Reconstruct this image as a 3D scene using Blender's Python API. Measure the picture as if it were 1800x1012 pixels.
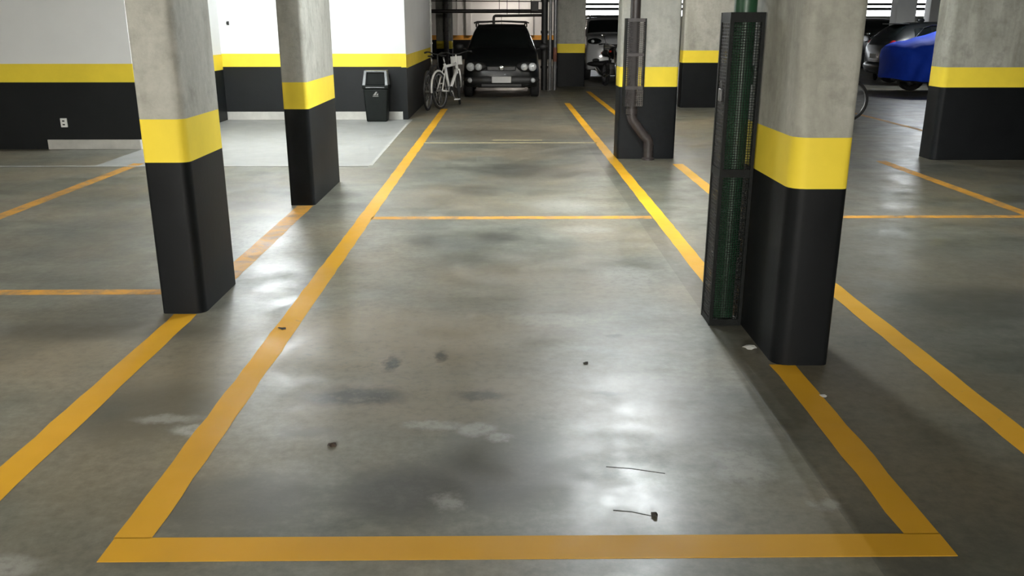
import bpy, bmesh, math, random
import numpy as np
from mathutils import Vector, Matrix
random.seed(7)
for o in list(bpy.data.objects): bpy.data.objects.remove(o, do_unlink=True)
S = bpy.context.scene
COL = S.collection
PI = math.pi

# ------------------------------------------------------------------ camera
F_PX, PITCH, EYE = 1505.0, math.radians(17.1), 1.5
cam = bpy.data.cameras.new('camera'); cam_o = bpy.data.objects.new('camera', cam); COL.objects.link(cam_o)
cam.sensor_fit = 'HORIZONTAL'; cam.sensor_width = 36.0; cam.lens = 36.0 * F_PX / 1800.0
cam.clip_start = 0.05; cam.clip_end = 200
cam_o.location = (0, 0, EYE)
cam_o.rotation_euler = (PI/2 - PITCH, 0, -math.atan2(15*math.cos(PITCH), F_PX))
S.camera = cam_o

# ------------------------------------------------------------------ world (overcast daylight outside the louvres)
W = bpy.data.worlds.new('world'); S.world = W; W.use_nodes = True
W.node_tree.nodes['Background'].inputs[0].default_value = (0.93, 0.97, 1.0, 1)
W.node_tree.nodes['Background'].inputs[1].default_value = 5.0
S.view_settings.view_transform = 'Standard'; S.view_settings.look = 'None'
S.view_settings.gamma = 1.0; S.view_settings.use_curve_mapping = False
S.view_settings.exposure = 1.0

CEIL = 2.75
# ceiling fluorescent fixtures: x, y, z, rotation about z, watts, colour, label
COOL = (0.93, 0.98, 1.0); WARM = (1.0, 0.88, 0.78); NEUT = (1.0, 0.97, 0.9)
LAMPS = [
 ( 1.07,  7.1, 2.62, 0,     70, COOL, 'twin tube ceiling lamp above the back of the empty bay'),
 (-2.70, 11.1, 2.62, PI/2,  66, COOL, 'twin tube ceiling lamp in front of the bright white wall'),
 (-1.80,-15.4, 2.62, PI/2, 430, NEUT, 'twin tube ceiling lamp over the driveway behind the viewer, furthest back of three'),
 (-1.80,-14.0, 2.62, PI/2, 430, NEUT, 'twin tube ceiling lamp over the driveway behind the viewer, middle of three'),
 (-1.80,-12.6, 2.62, PI/2, 430, NEUT, 'twin tube ceiling lamp over the driveway behind the viewer, nearest of three'),
 (10.20, 21.0, 2.62, PI/2,  26, COOL, 'twin tube ceiling lamp above the covered blue car'),
 ( 0.30, 38.2, 2.62, PI/2,  18, WARM, 'warm twin tube ceiling lamp near the far end wall'),
 (-4.00,  2.2, 2.62, 0,     26, NEUT, 'twin tube ceiling lamp left of the black and yellow columns'),
 ( 2.30, 13.9, 2.62, PI/2,  40, NEUT, 'twin tube ceiling lamp behind the column with the drain pipe'),
]

# ------------------------------------------------------------------ mesh helpers
class MB:
    def __init__(s): s.v = []; s.f = []
    def add(s, vs, fs):
        n = len(s.v); s.v += [tuple(v) for v in vs]; s.f += [tuple(i+n for i in f) for f in fs]; return s
    def box(s, x0, x1, y0, y1, z0, z1):
        return s.add([(x0,y0,z0),(x1,y0,z0),(x1,y1,z0),(x0,y1,z0),(x0,y0,z1),(x1,y0,z1),(x1,y1,z1),(x0,y1,z1)],
                     [(3,2,1,0),(4,5,6,7),(0,1,5,4),(1,2,6,5),(2,3,7,6),(3,0,4,7)])
    def prism(s, poly, z0, z1):
        n = len(poly)
        return s.add([(x,y,z0) for x,y in poly]+[(x,y,z1) for x,y in poly],
              [tuple(range(n-1,-1,-1)), tuple(range(n,2*n))]+[(i,(i+1)%n,n+(i+1)%n,n+i) for i in range(n)])
    def tube(s, pts, r, n=10, caps=True, closed=False):
        pts = [Vector(p) for p in pts]; m = len(pts)
        rs = r if isinstance(r, (list, tuple)) else [r]*m
        vs = []; u = None
        for i, p in enumerate(pts):
            if closed: t = pts[(i+1) % m]-pts[i-1]
            else: t = pts[min(i+1, m-1)]-pts[max(i-1, 0)]
            t.normalize()
            if u is None:
                a = Vector((0,0,1)) if abs(t.z) < .9 else Vector((1,0,0)); u = t.cross(a).normalized()
            else: u = (u - t*u.dot(t)).normalized()
            w = t.cross(u)
            for k in range(n):
                a = 2*PI*k/n; vs.append(p+(u*math.cos(a)+w*math.sin(a))*rs[i])
        fs = []
        for i in range(m if closed else m-1):
            j = (i+1) % m
            for k in range(n): fs.append((i*n+k, i*n+(k+1)%n, j*n+(k+1)%n, j*n+k))
        if caps and not closed: fs += [tuple(range(n-1,-1,-1)), tuple((m-1)*n+k for k in range(n))]
        return s.add(vs, fs)
    def lathe(s, prof, axis='z', c=(0,0,0), n=24):
        vs = []; fs = []; m = len(prof)
        for r, h in prof:
            for k in range(n):
                a = 2*PI*k/n; x, y = r*math.cos(a), r*math.sin(a)
                p = {'z': (x,y,h), 'y': (x,h,y), 'x': (h,x,y)}[axis]
                vs.append((p[0]+c[0], p[1]+c[1], p[2]+c[2]))
        for i in range(m-1):
            for k in range(n): fs.append((i*n+k, i*n+(k+1)%n, (i+1)*n+(k+1)%n, (i+1)*n+k))
        return s.add(vs, fs)
    def ellipsoid(s, c, r, n=14, m=8):
        prof = [(max(math.sin(PI*i/m), 1e-4), -math.cos(PI*i/m)) for i in range(m+1)]
        t = MB().lathe(prof, n=n)
        return s.add([(c[0]+x*r[0], c[1]+y*r[1], c[2]+z*r[2]) for x,y,z in t.v], t.f)
    def build(s, name, m, parent=None, smooth=False, bevel=0, sub=0, auto=None):
        me = bpy.data.meshes.new(name); me.from_pydata(s.v, [], s.f)
        bm = bmesh.new(); bm.from_mesh(me); bmesh.ops.recalc_face_normals(bm, faces=bm.faces); bm.to_mesh(me); bm.free()
        me.materials.append(m)
        o = bpy.data.objects.new(name, me); COL.objects.link(o)
        if parent: o.parent = parent
        if bevel:
            b = o.modifiers.new('bevel', 'BEVEL'); b.width = bevel; b.segments = 2; b.limit_method = 'ANGLE'; b.angle_limit = .6
        if sub:
            b = o.modifiers.new('sub', 'SUBSURF'); b.levels = sub; b.render_levels = sub
        if smooth or auto:
            for p in me.polygons: p.use_smooth = True
            if auto: me.set_sharp_from_angle(angle=auto)
        return o
def tag(o, label=None, cat=None, group=None, kind=None):
    if label: o['label'] = label
    if cat: o['category'] = cat
    if group: o['group'] = group
    if kind: o['kind'] = kind
    return o
def thing(name, label, cat, loc=(0,0,0), rot=(0,0,0), group=None):
    o = bpy.data.objects.new(name, None); COL.objects.link(o); o.empty_display_size = .1
    o.location = loc; o.rotation_euler = rot
    return tag(o, label, cat, group)
def struct(o, label=None, cat=None): return tag(o, label, cat, kind='structure')
def rrect(x0, x1, y0, y1, c=.03, seg=3, cs=None):
    """rectangle with rounded corners; cs = radius per corner (x0y0, x1y0, x1y1, x0y1)"""
    cs = cs or (c,)*4; pts = []
    for (cx, cy, a0), r in zip(((x0,y0,PI),(x1,y0,1.5*PI),(x1,y1,0),(x0,y1,.5*PI)), cs):
        sx = 1 if cx == x0 else -1; sy = 1 if cy == y0 else -1
        for k in range(seg+1):
            a = a0+.5*PI*k/seg; pts.append((cx+sx*r+r*math.cos(a), cy+sy*r+r*math.sin(a)))
    return pts

# ------------------------------------------------------------------ materials
def N(nt, t, **kw):
    n = nt.nodes.new(t)
    for k, v in kw.items(): setattr(n, k, v)
    return n
def L(nt, a, b): nt.links.new(a, b)
def noise(nt, vec, scale, detail=4, rough=.55, dist=0.0):
    n = N(nt, 'ShaderNodeTexNoise'); n.inputs['Scale'].default_value = scale; n.inputs['Detail'].default_value = detail
    n.inputs['Roughness'].default_value = rough; n.inputs['Distortion'].default_value = dist
    L(nt, vec, n.inputs['Vector']); return n.outputs['Fac']
def ramp(nt, fac, a, b, ca=(0,0,0,1), cb=(1,1,1,1)):
    r = N(nt, 'ShaderNodeValToRGB'); e = r.color_ramp.elements
    e[0].position = a; e[1].position = b
    e[0].color = (*ca[:3], 1); e[1].color = (*cb[:3], 1); L(nt, fac, r.inputs['Fac']); return r.outputs['Color']
def mix(nt, fac, a, b, mode='MIX'):
    m = N(nt, 'ShaderNodeMix', data_type='RGBA', blend_type=mode)
    for s, v in ((m.inputs['Factor'], fac), (m.inputs['A'], a), (m.inputs['B'], b)):
        if isinstance(v, (int, float)): s.default_value = v
        elif isinstance(v, (tuple, list)): s.default_value = (*v[:3], 1)
        else: L(nt, v, s)
    return m.outputs['Result']
def math_(nt, op, a, b=0.0, clamp=False):
    m = N(nt, 'ShaderNodeMath', operation=op, use_clamp=clamp)
    for s, v in ((m.inputs[0], a), (m.inputs[1], b)):
        if isinstance(v, (int, float)): s.default_value = v
        else: L(nt, v, s)
    return m.outputs[0]
def mapping(nt, scale=(1,1,1), loc=(0,0,0), src='Object'):
    t = N(nt, 'ShaderNodeTexCoord'); m = N(nt, 'ShaderNodeMapping')
    m.inputs['Scale'].default_value = scale; m.inputs['Location'].default_value = loc
    L(nt, t.outputs[src], m.inputs['Vector']); return m.outputs['Vector']
def new_mat(name):
    m = bpy.data.materials.new(name); m.use_nodes = True; nt = m.node_tree; return m, nt, nt.nodes['Principled BSDF']
def simple(name, col, rough=.5, metal=0, var=.12, scale=6, bump=0.0, coat=0, spec=.5, trans=0):
    m, nt, b = new_mat(name)
    v = mapping(nt); f = noise(nt, v, scale)
    dark = tuple(c*(1-var) for c in col); lite = tuple(min(1, c*(1+var)) for c in col)
    L(nt, ramp(nt, f, .3, .7, dark, lite), b.inputs['Base Color'])
    b.inputs['Roughness'].default_value = rough; b.inputs['Metallic'].default_value = metal
    b.inputs['Coat Weight'].default_value = coat; b.inputs['Specular IOR Level'].default_value = spec
    if bump:
        bp = N(nt, 'ShaderNodeBump'); bp.inputs['Strength'].default_value = bump; bp.inputs['Distance'].default_value = .01
        L(nt, noise(nt, v, scale*8), bp.inputs['Height']); L(nt, bp.outputs['Normal'], b.inputs['Normal'])
    return m
def emis(name, col, s):
    m, nt, b = new_mat(name); b.inputs['Base Color'].default_value = (*col, 1)
    b.inputs['Emission Color'].default_value = (*col, 1); b.inputs['Emission Strength'].default_value = s; return m

STAINS = [  # x, y, rx, ry, strength : oil and damp marks seen on the bay floor
 (-.63,3.33,.22,.10,.75),(-.10,3.33,.12,.05,.6),(-.52,3.68,.035,.10,.8),(-.30,3.78,.03,.07,.7),(-.05,6.15,.17,.16,.5),
 (-.30,2.55,.26,.18,.55),(.0,2.75,.25,.35,.45),(-.75,3.0,.12,.05,.35),(.55,4.05,.05,.03,.6),(.45,3.35,.08,.03,.5),
 (-.9,2.5,.3,.2,.4),(-1.45,3.2,.35,.3,.35),(-2.1,4.15,.7,.15,.4),(.1,9.2,.5,.5,.45),(-.25,8.0,.25,.3,.4),(.55,9.0,.5,.35,.35),
 (-.6,6.1,.12,.2,.35),(-2.4,7.3,.5,.22,.5),(2.6,2.6,.6,.35,.4),(-2.6,2.7,.4,.2,.3),(2.9,4.6,.6,.3,.35),(-.4,12.5,.9,.6,.3)]
PALE = [(-1.2,3.02,.10,.05,.8),(-1.35,3.12,.14,.04,.5),(-.10,3.02,.08,.06,.5),(-.02,2.95,.05,.04,.5),(-.28,3.05,.13,.04,.4),
 (.85,2.72,.10,.14,.5),(1.05,2.45,.05,.04,.5),(-.18,2.48,.055,.055,.45),(-1.43,2.15,.09,.06,.5),(-.45,2.02,.03,.02,.7),(-.25,2.02,.03,.02,.6),
 (.25,4.3,.22,.10,.35),(.75,5.1,.2,.25,.3),(.5,7.3,.3,.3,.35),(-2.75,4.1,.2,.25,.4),(-1.75,6.3,.3,.6,.35),(.6,6.4,.25,.12,.3)]
WARMTH = [(-.55,3.95,.75,.55,.6),(-.35,3.35,.6,.35,.5),(-.9,5.2,.3,.5,.35),(.1,4.9,.7,.5,.3),(.2,12.8,1.2,1.2,.4),(-2.2,3.9,.5,.4,.35),(-1.4,3.6,.3,.4,.4)]
def concrete_floor(nt, light=False):
    v = mapping(nt); vs = mapping(nt, (.55, 1.25, 1))
    big = noise(nt, v, .55, 5, .6, .4); mid = noise(nt, vs, 2.6, 8, .68, .1); fine = noise(nt, v, 22, 5, .7); grit = noise(nt, v, 160, 2, .6)
    warm = noise(nt, v, .9, 3, .5)
    c = ramp(nt, mid, .30, .72, (.085,.087,.066), (.300,.298,.245))
    c = mix(nt, ramp(nt, warm, .42, .60), c, (.255,.222,.160), 'MIX') if not light else c
    c = mix(nt, math_(nt, 'MULTIPLY', ramp(nt, big, .40, .62), .55), c, (.128,.134,.119))
    c = mix(nt, .8, c, mix(nt, 1.0, c, ramp(nt, fine, .25, .75, (.58,.58,.56), (1.36,1.36,1.33)), 'MULTIPLY'))
    c = mix(nt, math_(nt, 'MULTIPLY', ramp(nt, grit, .62, .75), .35), c, (.12,.11,.10))
    if light:
        c = mix(nt, .80, c, (.40,.41,.40))
    # shade painted into the floor colour right of the construction joint (x = 1.08)
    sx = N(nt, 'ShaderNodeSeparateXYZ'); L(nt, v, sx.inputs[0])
    right_shade = math_(nt, 'GREATER_THAN', sx.outputs['X'], 1.08)
    c = mix(nt, right_shade, c, mix(nt, 1.0, c, (.70,.70,.70), 'MULTIPLY'))
    # shaped stains
    xy = N(nt, 'ShaderNodeSeparateXYZ'); wob = N(nt, 'ShaderNodeTexNoise'); wob.inputs['Scale'].default_value = 9; wob.inputs['Detail'].default_value = 7; wob.inputs['Roughness'].default_value = .72
    L(nt, v, wob.inputs['Vector'])
    off = N(nt, 'ShaderNodeVectorMath', operation='MULTIPLY_ADD'); off.inputs[1].default_value = (.15,.15,0); L(nt, wob.outputs['Color'], off.inputs[0])
    ad = N(nt, 'ShaderNodeVectorMath', operation='SUBTRACT'); ad.inputs[1].default_value = (.075,.075,0); L(nt, v, ad.inputs[0]); L(nt, ad.outputs[0], off.inputs[2])
    if not light:
        for lst, tint in ((WARMTH, (.275,.225,.150)), (STAINS, (.035,.033,.027)), (PALE, (.42,.42,.38))):
            acc = None
            for (x, y, rx, ry, s) in lst:
                sb = N(nt, 'ShaderNodeVectorMath', operation='SUBTRACT'); sb.inputs[1].default_value = (x, y, 0); L(nt, off.outputs[0], sb.inputs[0])
                ml = N(nt, 'ShaderNodeVectorMath', operation='MULTIPLY'); ml.inputs[1].default_value = (1/rx, 1/ry, 0); L(nt, sb.outputs[0], ml.inputs[0])
                ln = N(nt, 'ShaderNodeVectorMath', operation='LENGTH'); L(nt, ml.outputs[0], ln.inputs[0])
                mr = N(nt, 'ShaderNodeMapRange', interpolation_type='SMOOTHSTEP')
                mr.inputs['From Min'].default_value = 1.35; mr.inputs['From Max'].default_value = .45
                mr.inputs['To Min'].default_value = 0; mr.inputs['To Max'].default_value = s
                L(nt, ln.outputs['Value'], mr.inputs['Value'])
                acc = mr.outputs[0] if acc is None else math_(nt, 'MAXIMUM', acc, mr.outputs[0])
            c = mix(nt, math_(nt, 'MULTIPLY', math_(nt, 'MULTIPLY', acc, ramp(nt, fine, .20, .52)), 1.25, True), c, tint)
    r = N(nt, 'ShaderNodeMapRange'); r.inputs['From Min'].default_value = .3; r.inputs['From Max'].default_value = .7
    r.inputs['To Min'].default_value = .26; r.inputs['To Max'].default_value = .50; L(nt, noise(nt, v, 3.1, 6, .62), r.inputs['Value'])
    rough = math_(nt, 'ADD', r.outputs[0], math_(nt, 'MULTIPLY', fine, .06))
    h = math_(nt, 'ADD', math_(nt, 'MULTIPLY', mid, .6), math_(nt, 'MULTIPLY', fine, .12))
    bp = N(nt, 'ShaderNodeBump'); bp.inputs['Strength'].default_value = .05; bp.inputs['Distance'].default_value = .02; L(nt, h, bp.inputs['Height'])
    return c, rough, bp.outputs['Normal'], fine, mid
def floor_mat(name, light=False):
    m, nt, b = new_mat(name); c, r, n, _, _ = concrete_floor(nt, light)
    L(nt, c, b.inputs['Base Color']); L(nt, r, b.inputs['Roughness']); L(nt, n, b.inputs['Normal'])
    b.inputs['Specular IOR Level'].default_value = .75; return m
def line_mat(name, col, lo, hi):
    """road paint worn down to the concrete where the wear noise is above lo..hi"""
    m, nt, b = new_mat(name); c, r, n, fine, mid = concrete_floor(nt)
    v = mapping(nt, (1,1,1), (3,7,0)); wear = noise(nt, v, 7, 8, .72, .5); tone = noise(nt, v, 1.3, 3)
    paint = ramp(nt, tone, .3, .7, tuple(x*.86 for x in col), tuple(min(1, x*1.1) for x in col))
    c2 = mix(nt, ramp(nt, wear, lo, hi), paint, c)
    L(nt, c2, b.inputs['Base Color']); L(nt, math_(nt, 'ADD', r, .14), b.inputs['Roughness']); L(nt, n, b.inputs['Normal'])
    b.inputs['Specular IOR Level'].default_value = .35; return m
def concrete_col(name, a, bcol, seed):
    m, nt, b = new_mat(name)
    v = mapping(nt, (1,1,1), (seed,0,0)); vv = mapping(nt, (2.2,2.2,.5), (seed,2,0))
    big = noise(nt, vv, 2.2, 5, .6, .5); fine = noise(nt, v, 26, 5, .7); blot = noise(nt, v, 5, 5, .65)
    c = ramp(nt, big, .32, .70, a, bcol)
    c = mix(nt, math_(nt, 'MULTIPLY', ramp(nt, blot, .50, .68), .55), c, tuple(x*.72 for x in a))
    c = mix(nt, .5, c, mix(nt, 1.0, c, ramp(nt, fine, .3, .75, (.78,.78,.77), (1.15,1.15,1.15)), 'MULTIPLY'))
    L(nt, c, b.inputs['Base Color']); b.inputs['Roughness'].default_value = .85
    bp = N(nt, 'ShaderNodeBump'); bp.inputs['Strength'].default_value = .25; bp.inputs['Distance'].default_value = .01
    L(nt, fine, bp.inputs['Height']); L(nt, bp.outputs['Normal'], b.inputs['Normal']); return m
M = {}
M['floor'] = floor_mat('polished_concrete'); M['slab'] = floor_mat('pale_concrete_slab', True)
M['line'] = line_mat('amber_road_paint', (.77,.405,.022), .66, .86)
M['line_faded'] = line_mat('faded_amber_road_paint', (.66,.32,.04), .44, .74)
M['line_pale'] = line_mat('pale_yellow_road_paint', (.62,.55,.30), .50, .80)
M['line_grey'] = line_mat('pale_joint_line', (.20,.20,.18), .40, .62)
M['conc'] = concrete_col('column_concrete', (.34,.335,.29), (.47,.465,.415), 0)
M['conc_r'] = concrete_col('column_concrete_mottled', (.26,.258,.215), (.46,.455,.40), 11)
M['black'] = simple('charcoal_wall_paint', (.007,.0085,.009), .5, var=.15, scale=3, bump=.05, spec=.25)
M['black_col'] = simple('charcoal_column_paint', (.007,.008,.0088), .5, var=.15, scale=4, bump=.05, spec=.14)
M['yellow'] = simple('yellow_band_paint', (.90,.69,.055), .6, var=.05, scale=4, bump=.03, spec=.25)
M['orange'] = simple('orange_band_paint', (.75,.36,.06), .55, var=.08, scale=4)
M['white'] = simple('white_wall_paint', (.80,.81,.80), .6, var=.03, scale=1.5, bump=.04)
M['skirt'] = simple('bare_plaster_skirting', (.50,.49,.45), .8, var=.15, scale=5, bump=.1)
M['ceil'] = simple('ceiling_concrete', (.30,.295,.275), .85, var=.08, scale=1.2, bump=.1)
M['grey'] = simple('grey_wall', (.30,.30,.28), .8, var=.1, scale=2)
M['plastic_w'] = simple('white_plastic', (.78,.78,.75), .4, var=.03)
M['bin'] = simple('black_bin_plastic', (.006,.008,.007), .5, var=.2, scale=9, spec=.15)
M['bin_edge'] = simple('grey_bin_plastic', (.16,.17,.17), .4, var=.25, scale=20)  # lighter grey for the hood frame and grip
M['print'] = simple('white_print', (.30,.30,.28), .6, var=.1)
M['iron'] = simple('black_painted_iron', (.005,.0062,.0056), .5, metal=0, spec=.16, var=.35, scale=30, bump=.15)
M['iron_worn'] = simple('worn_iron', (.022,.022,.021), .5, metal=.1, var=.5, scale=40, bump=.2)
M['green'] = simple('dark_green_pipe_paint', (.012,.062,.026), .42, var=.2, scale=8)
M['brown'] = simple('dark_brown_pipe', (.034,.027,.025), .45, var=.3, scale=14, bump=.1)
M['brown_l'] = simple('pale_brown_pipe', (.12,.105,.09), .5, var=.4, scale=30, bump=.2)
M['steel'] = simple('galvanised_pipe', (.16,.16,.16), .4, metal=.5, var=.2, scale=12)
M['rust'] = simple('red_lead_paint', (.20,.075,.045), .6, var=.3, scale=14)
M['carblack'] = simple('black_car_paint', (.005,.006,.0065), .3, var=.1, coat=.15, spec=.35)
M['carwhite'] = simple('white_car_paint', (.55,.56,.57), .25, var=.03, coat=.6)
M['glass'] = simple('tinted_glass', (.006,.008,.008), .06, var=.1, spec=.6)
M['rubber'] = simple('tyre_rubber', (.012,.012,.012), .75, var=.25, scale=20)
M['trim'] = simple('matt_black_trim', (.013,.013,.013), .55, var=.2)
M['alloy'] = simple('alloy_rim', (.32,.32,.33), .3, metal=.8, var=.1)
M['chrome'] = simple('chrome', (.80,.81,.82), .14, metal=1, var=.04)
M['lens'] = simple('headlamp_lens', (.60,.62,.63), .15, var=.25, scale=30, metal=.35)
M['amber'] = simple('red_lamp_lens', (.45,.02,.015), .2, var=.1)
M['plate'] = simple('grey_number_plate', (.40,.40,.39), .5, var=.06)
M['bikewhite'] = simple('white_bike_enamel', (.74,.74,.72), .3, var=.05, coat=.4)
M['bikeblack'] = simple('dark_bike_enamel', (.03,.03,.032), .35, var=.1, coat=.3)
M['spoke'] = simple('spoke_steel', (.42,.42,.42), .35, metal=.8)
M['saddle'] = simple('black_saddle', (.015,.015,.016), .6)
M['crate'] = simple('grey_basket_plastic', (.52,.52,.50), .5)
M['blue'] = simple('blue_car_cover', (.012,.055,.50), .7, var=.12, scale=3, bump=.3, spec=.12)
M['leaf'] = simple('dry_brown_leaf', (.05,.032,.02), .8, var=.3, scale=30)
M['paper'] = simple('white_scrap_paper', (.72,.72,.68), .8)
M['crack'] = simple('dark_crack', (.05,.048,.042), .8)
M['joint'] = simple('pale_joint_filler', (.50,.50,.46), .6, var=.2, scale=8)
M['housing'] = simple('white_lamp_housing', (.75,.75,.74), .45)

# ------------------------------------------------------------------ lamps
def fixture(x, y, z, rz, watts, col, label):
    t = thing('ceiling_lamp', label, 'lamp', (x, y, z), (0,0,rz))
    MB().box(-.11,.11,-.64,.64,.05,CEIL-z).build('housing', M['housing'], t, bevel=.008)
    tm = emis('lit_fluorescent_tube', col, watts*5.1)     # bare tubes: the lamp's own light
    for s in (-1, 1):
        MB().tube([(s*.055,-.6,.03),(s*.055,.6,.03)], .013, 8).build('tube', tm, t, smooth=True)
    for e in (-1, 1): MB().box(-.09,.09,e*.615-.015,e*.615+.015,.01,.05).build('lamp_holder', M['housing'], t)
for l in LAMPS: fixture(*l)

# ------------------------------------------------------------------ floor, ceiling
X0, X1, Y0, Y1 = -9.0, 26.0, -22.0, 40.0
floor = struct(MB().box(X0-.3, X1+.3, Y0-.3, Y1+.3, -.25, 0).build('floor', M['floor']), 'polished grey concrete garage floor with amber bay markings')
struct(MB().box(X0-.3, X1+.3, Y0-.3, Y1+.3, CEIL, CEIL+.25).build('ceiling', M['ceil']), 'flat concrete garage ceiling')

ZL = .0012
def strip(poly, m, name='parking_line', label='painted amber bay line', z=ZL):
    o = MB().prism(poly, -.002, z).build(name, m, floor)
    if label: o['label'] = label
    return o
def rect(x0, x1, y0, y1, m, **k): return strip([(x0,y0),(x1,y0),(x1,y1),(x0,y1)], m, **k)
rng = random.Random(3)
def vline(x, y0, y1, m, w=.10, amp=.004, **k):
    n = max(2, int((y1-y0)/.12)); ys = [y0+(y1-y0)*i/n for i in range(n+1)]
    xf = x if callable(x) else (lambda y: x)
    l = [(xf(y)-w/2+rng.uniform(-amp, amp), y) for y in ys]; r = [(xf(y)+w/2+rng.uniform(-amp, amp), y) for y in ys]
    m_ = MB(); k_ = len(ys)
    m_.add([(a,b,ZL) for a,b in l]+[(a,b,ZL) for a,b in r], [(i,k_+i,k_+i+1,i+1) for i in range(k_-1)])
    m_.add([(a,b,-.002) for a,b in l]+[(a,b,-.002) for a,b in r], [(i+1,k_+i+1,k_+i,i) for i in range(k_-1)])
    o = m_.build(k.get('name', 'parking_line'), m, floor); o['label'] = k.get('label', 'painted amber bay line'); return o
xl = lambda y: -1.135+.0025*(y-2)
xr = lambda y: 1.285-.02*min(1, max(0, (y-3.4)/1.5))
vline(xl, 2.285, 16.2, M['line'], .118, label='long amber line along the left side of the empty bay')
vline(xr, 2.285, 3.66, M['line'], .115, label='amber line between the bay corner and the caged column')
vline(xr, 4.37, 17.4, M['line'], .112, label='long amber line along the right side of the empty bay')
strip([(-1.192,2.165),(1.338,2.172),(1.340,2.288),(-1.192,2.288)], M['line'], label='amber line across the front of the empty bay')
strip([(-1.075,6.76),(1.20,6.77),(1.20,6.87),(-1.075,6.86)], M['line_faded'], label='faded amber line across the back of the empty bay')
vline(-1.725, 2.0, 4.41, M['line'], .125, label='amber line in front of the left black and yellow column')
vline(-1.72, 5.01, 7.32, M['line_faded'], .135, label='worn amber line between the two left columns')
strip([(-8.5,4.755),(-1.88,4.77),(-1.88,4.865),(-8.5,4.85)], M['line_faded'], label='thin amber line across the bay left of the near column')
vline(-4.12, 6.6, 9.7, M['line_faded'], .13, label='very worn amber line in the dim bay on the left')
vline(1.955, 1.6, 9.6, M['line'], .118, label='amber line right of the caged column')
vline(1.975, 12.0, 20.5, M['line'], .11, label='amber line leading back past the column with the drain pipe')
strip([(1.95,6.775),(8.5,6.775),(8.5,6.865),(1.95,6.865)], M['line_faded'], label='faded amber line across the bay on the right')
vline(4.33, 5.9, 9.8, M['line_faded'], .12, label='worn amber line in front of the wide right column')
vline(6.2, 11.6, 15.4, M['line_faded'], .10, label='worn dark amber line behind the wide right column')
strip([(9.0,17.6),(12.5,14.8),(12.55,14.88),(9.05,17.68)], M['line_pale'], label='pale slanting line beside the covered car')
rect(-1.07, 1.24, 11.40, 11.455, M['line_pale'], label='thin pale line across the next bay')
rect(-.15, .52, 11.66, 11.72, M['line_pale'], label='short stub of pale line behind the thin pale line')
rect(-4.54, -1.50, 9.52, 14.34, M['slab'], name='pale_slab', label='pale newer concrete in front of the white wall', z=.001)
strip([(-1.50,9.52),(-1.465,9.52),(-1.515,13.95),(-1.55,13.95)], M['joint'], name='joint', label='white edge line of the pale concrete', z=.002)
rect(-9.0, -1.5, 9.45, 9.475, M['crack'], name='joint', label='thin dark joint across the floor', z=.0015)
rect(-9.0, -1.5, 9.48, 9.52, M['joint'], name='joint', label='thin pale joint across the floor', z=.0017)
vline(1.075, 2.9, 4.2, M['line_grey'], .012, .002, name='joint', label='thin pale joint beside the caged column')
for pts in ([(.36,2.715),(.45,2.70),(.56,2.665)], [(.35,2.43),(.41,2.42),(.47,2.395)]):
    strip([(x,y-.0015) for x,y in pts]+[(x,y+.002) for x,y in reversed(pts)], M['crack'], name='crack', label='short dark crack in the floor')

# ------------------------------------------------------------------ walls
def plate(name, m, parent, *box): return MB().box(*box).build(name, m, parent)
B0, B1 = .82, 1.04
T = .004
# near left wall block (dim) : front face y=10.87, side face x=-4.55
wl = struct(MB().box(-9, -4.55, 10.87, 14.35, 0, CEIL).build('wall_left', M['white']), 'white wall with black base and yellow band at the left')
plate('black_dado', M['black'], wl, -9, -5.72, 10.87-T, 10.88, 0, B0)
plate('black_dado', M['black'], wl, -5.72, -4.55+T, 10.87-T, 10.88, .12, B0)
plate('black_dado', M['black'], wl, -4.56, -4.55+T, 10.88, 14.35, 0, B0-.02)
plate('yellow_band', M['yellow'], wl, -9, -4.55+T, 10.87-T, 10.88, B0, B1)
plate('yellow_band', M['yellow'], wl, -4.56, -4.55+T, 10.88, 14.35, B0-.02, B1)
struct(MB().box(-5.72, -4.56, 10.855, 10.87, 0, .12).build('baseboard_left', M['skirt'], bevel=.004), 'bare plaster skirting under the black wall by the socket')
# bright wall : front face y=14.35, right side face x=-1.58 back to 19.25
wr = struct(MB().box(-9, -1.58, 14.35, 19.25, 0, CEIL).build('wall_rear_left', M['white']), 'brightly lit white wall with black base and yellow band behind the bin')
plate('black_dado', M['black'], wr, -4.55, -1.66, 14.35-T, 14.36, .13, .845)
plate('yellow_band', M['yellow'], wr, -4.55, -1.66, 14.35-T, 14.36, .845, 1.05)
plate('black_dado', M['black'], wr, -1.66, -1.58+T, 14.35-T, 14.36, 0, .835)
plate('yellow_band', M['yellow'], wr, -1.66, -1.58+T, 14.35-T, 14.36, .835, 1.05)
plate('black_dado', M['black'], wr, -1.59, -1.58+T, 14.36, 19.25, 0, .82)
plate('yellow_band', M['yellow'], wr, -1.59, -1.58+T, 14.36, 19.25, .82, 1.03)
struct(MB().box(-4.54, -1.66, 14.335, 14.35, 0, .13).build('baseboard_rear_left', M['skirt'], bevel=.004), 'bare plaster skirting under the bright wall')
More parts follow.
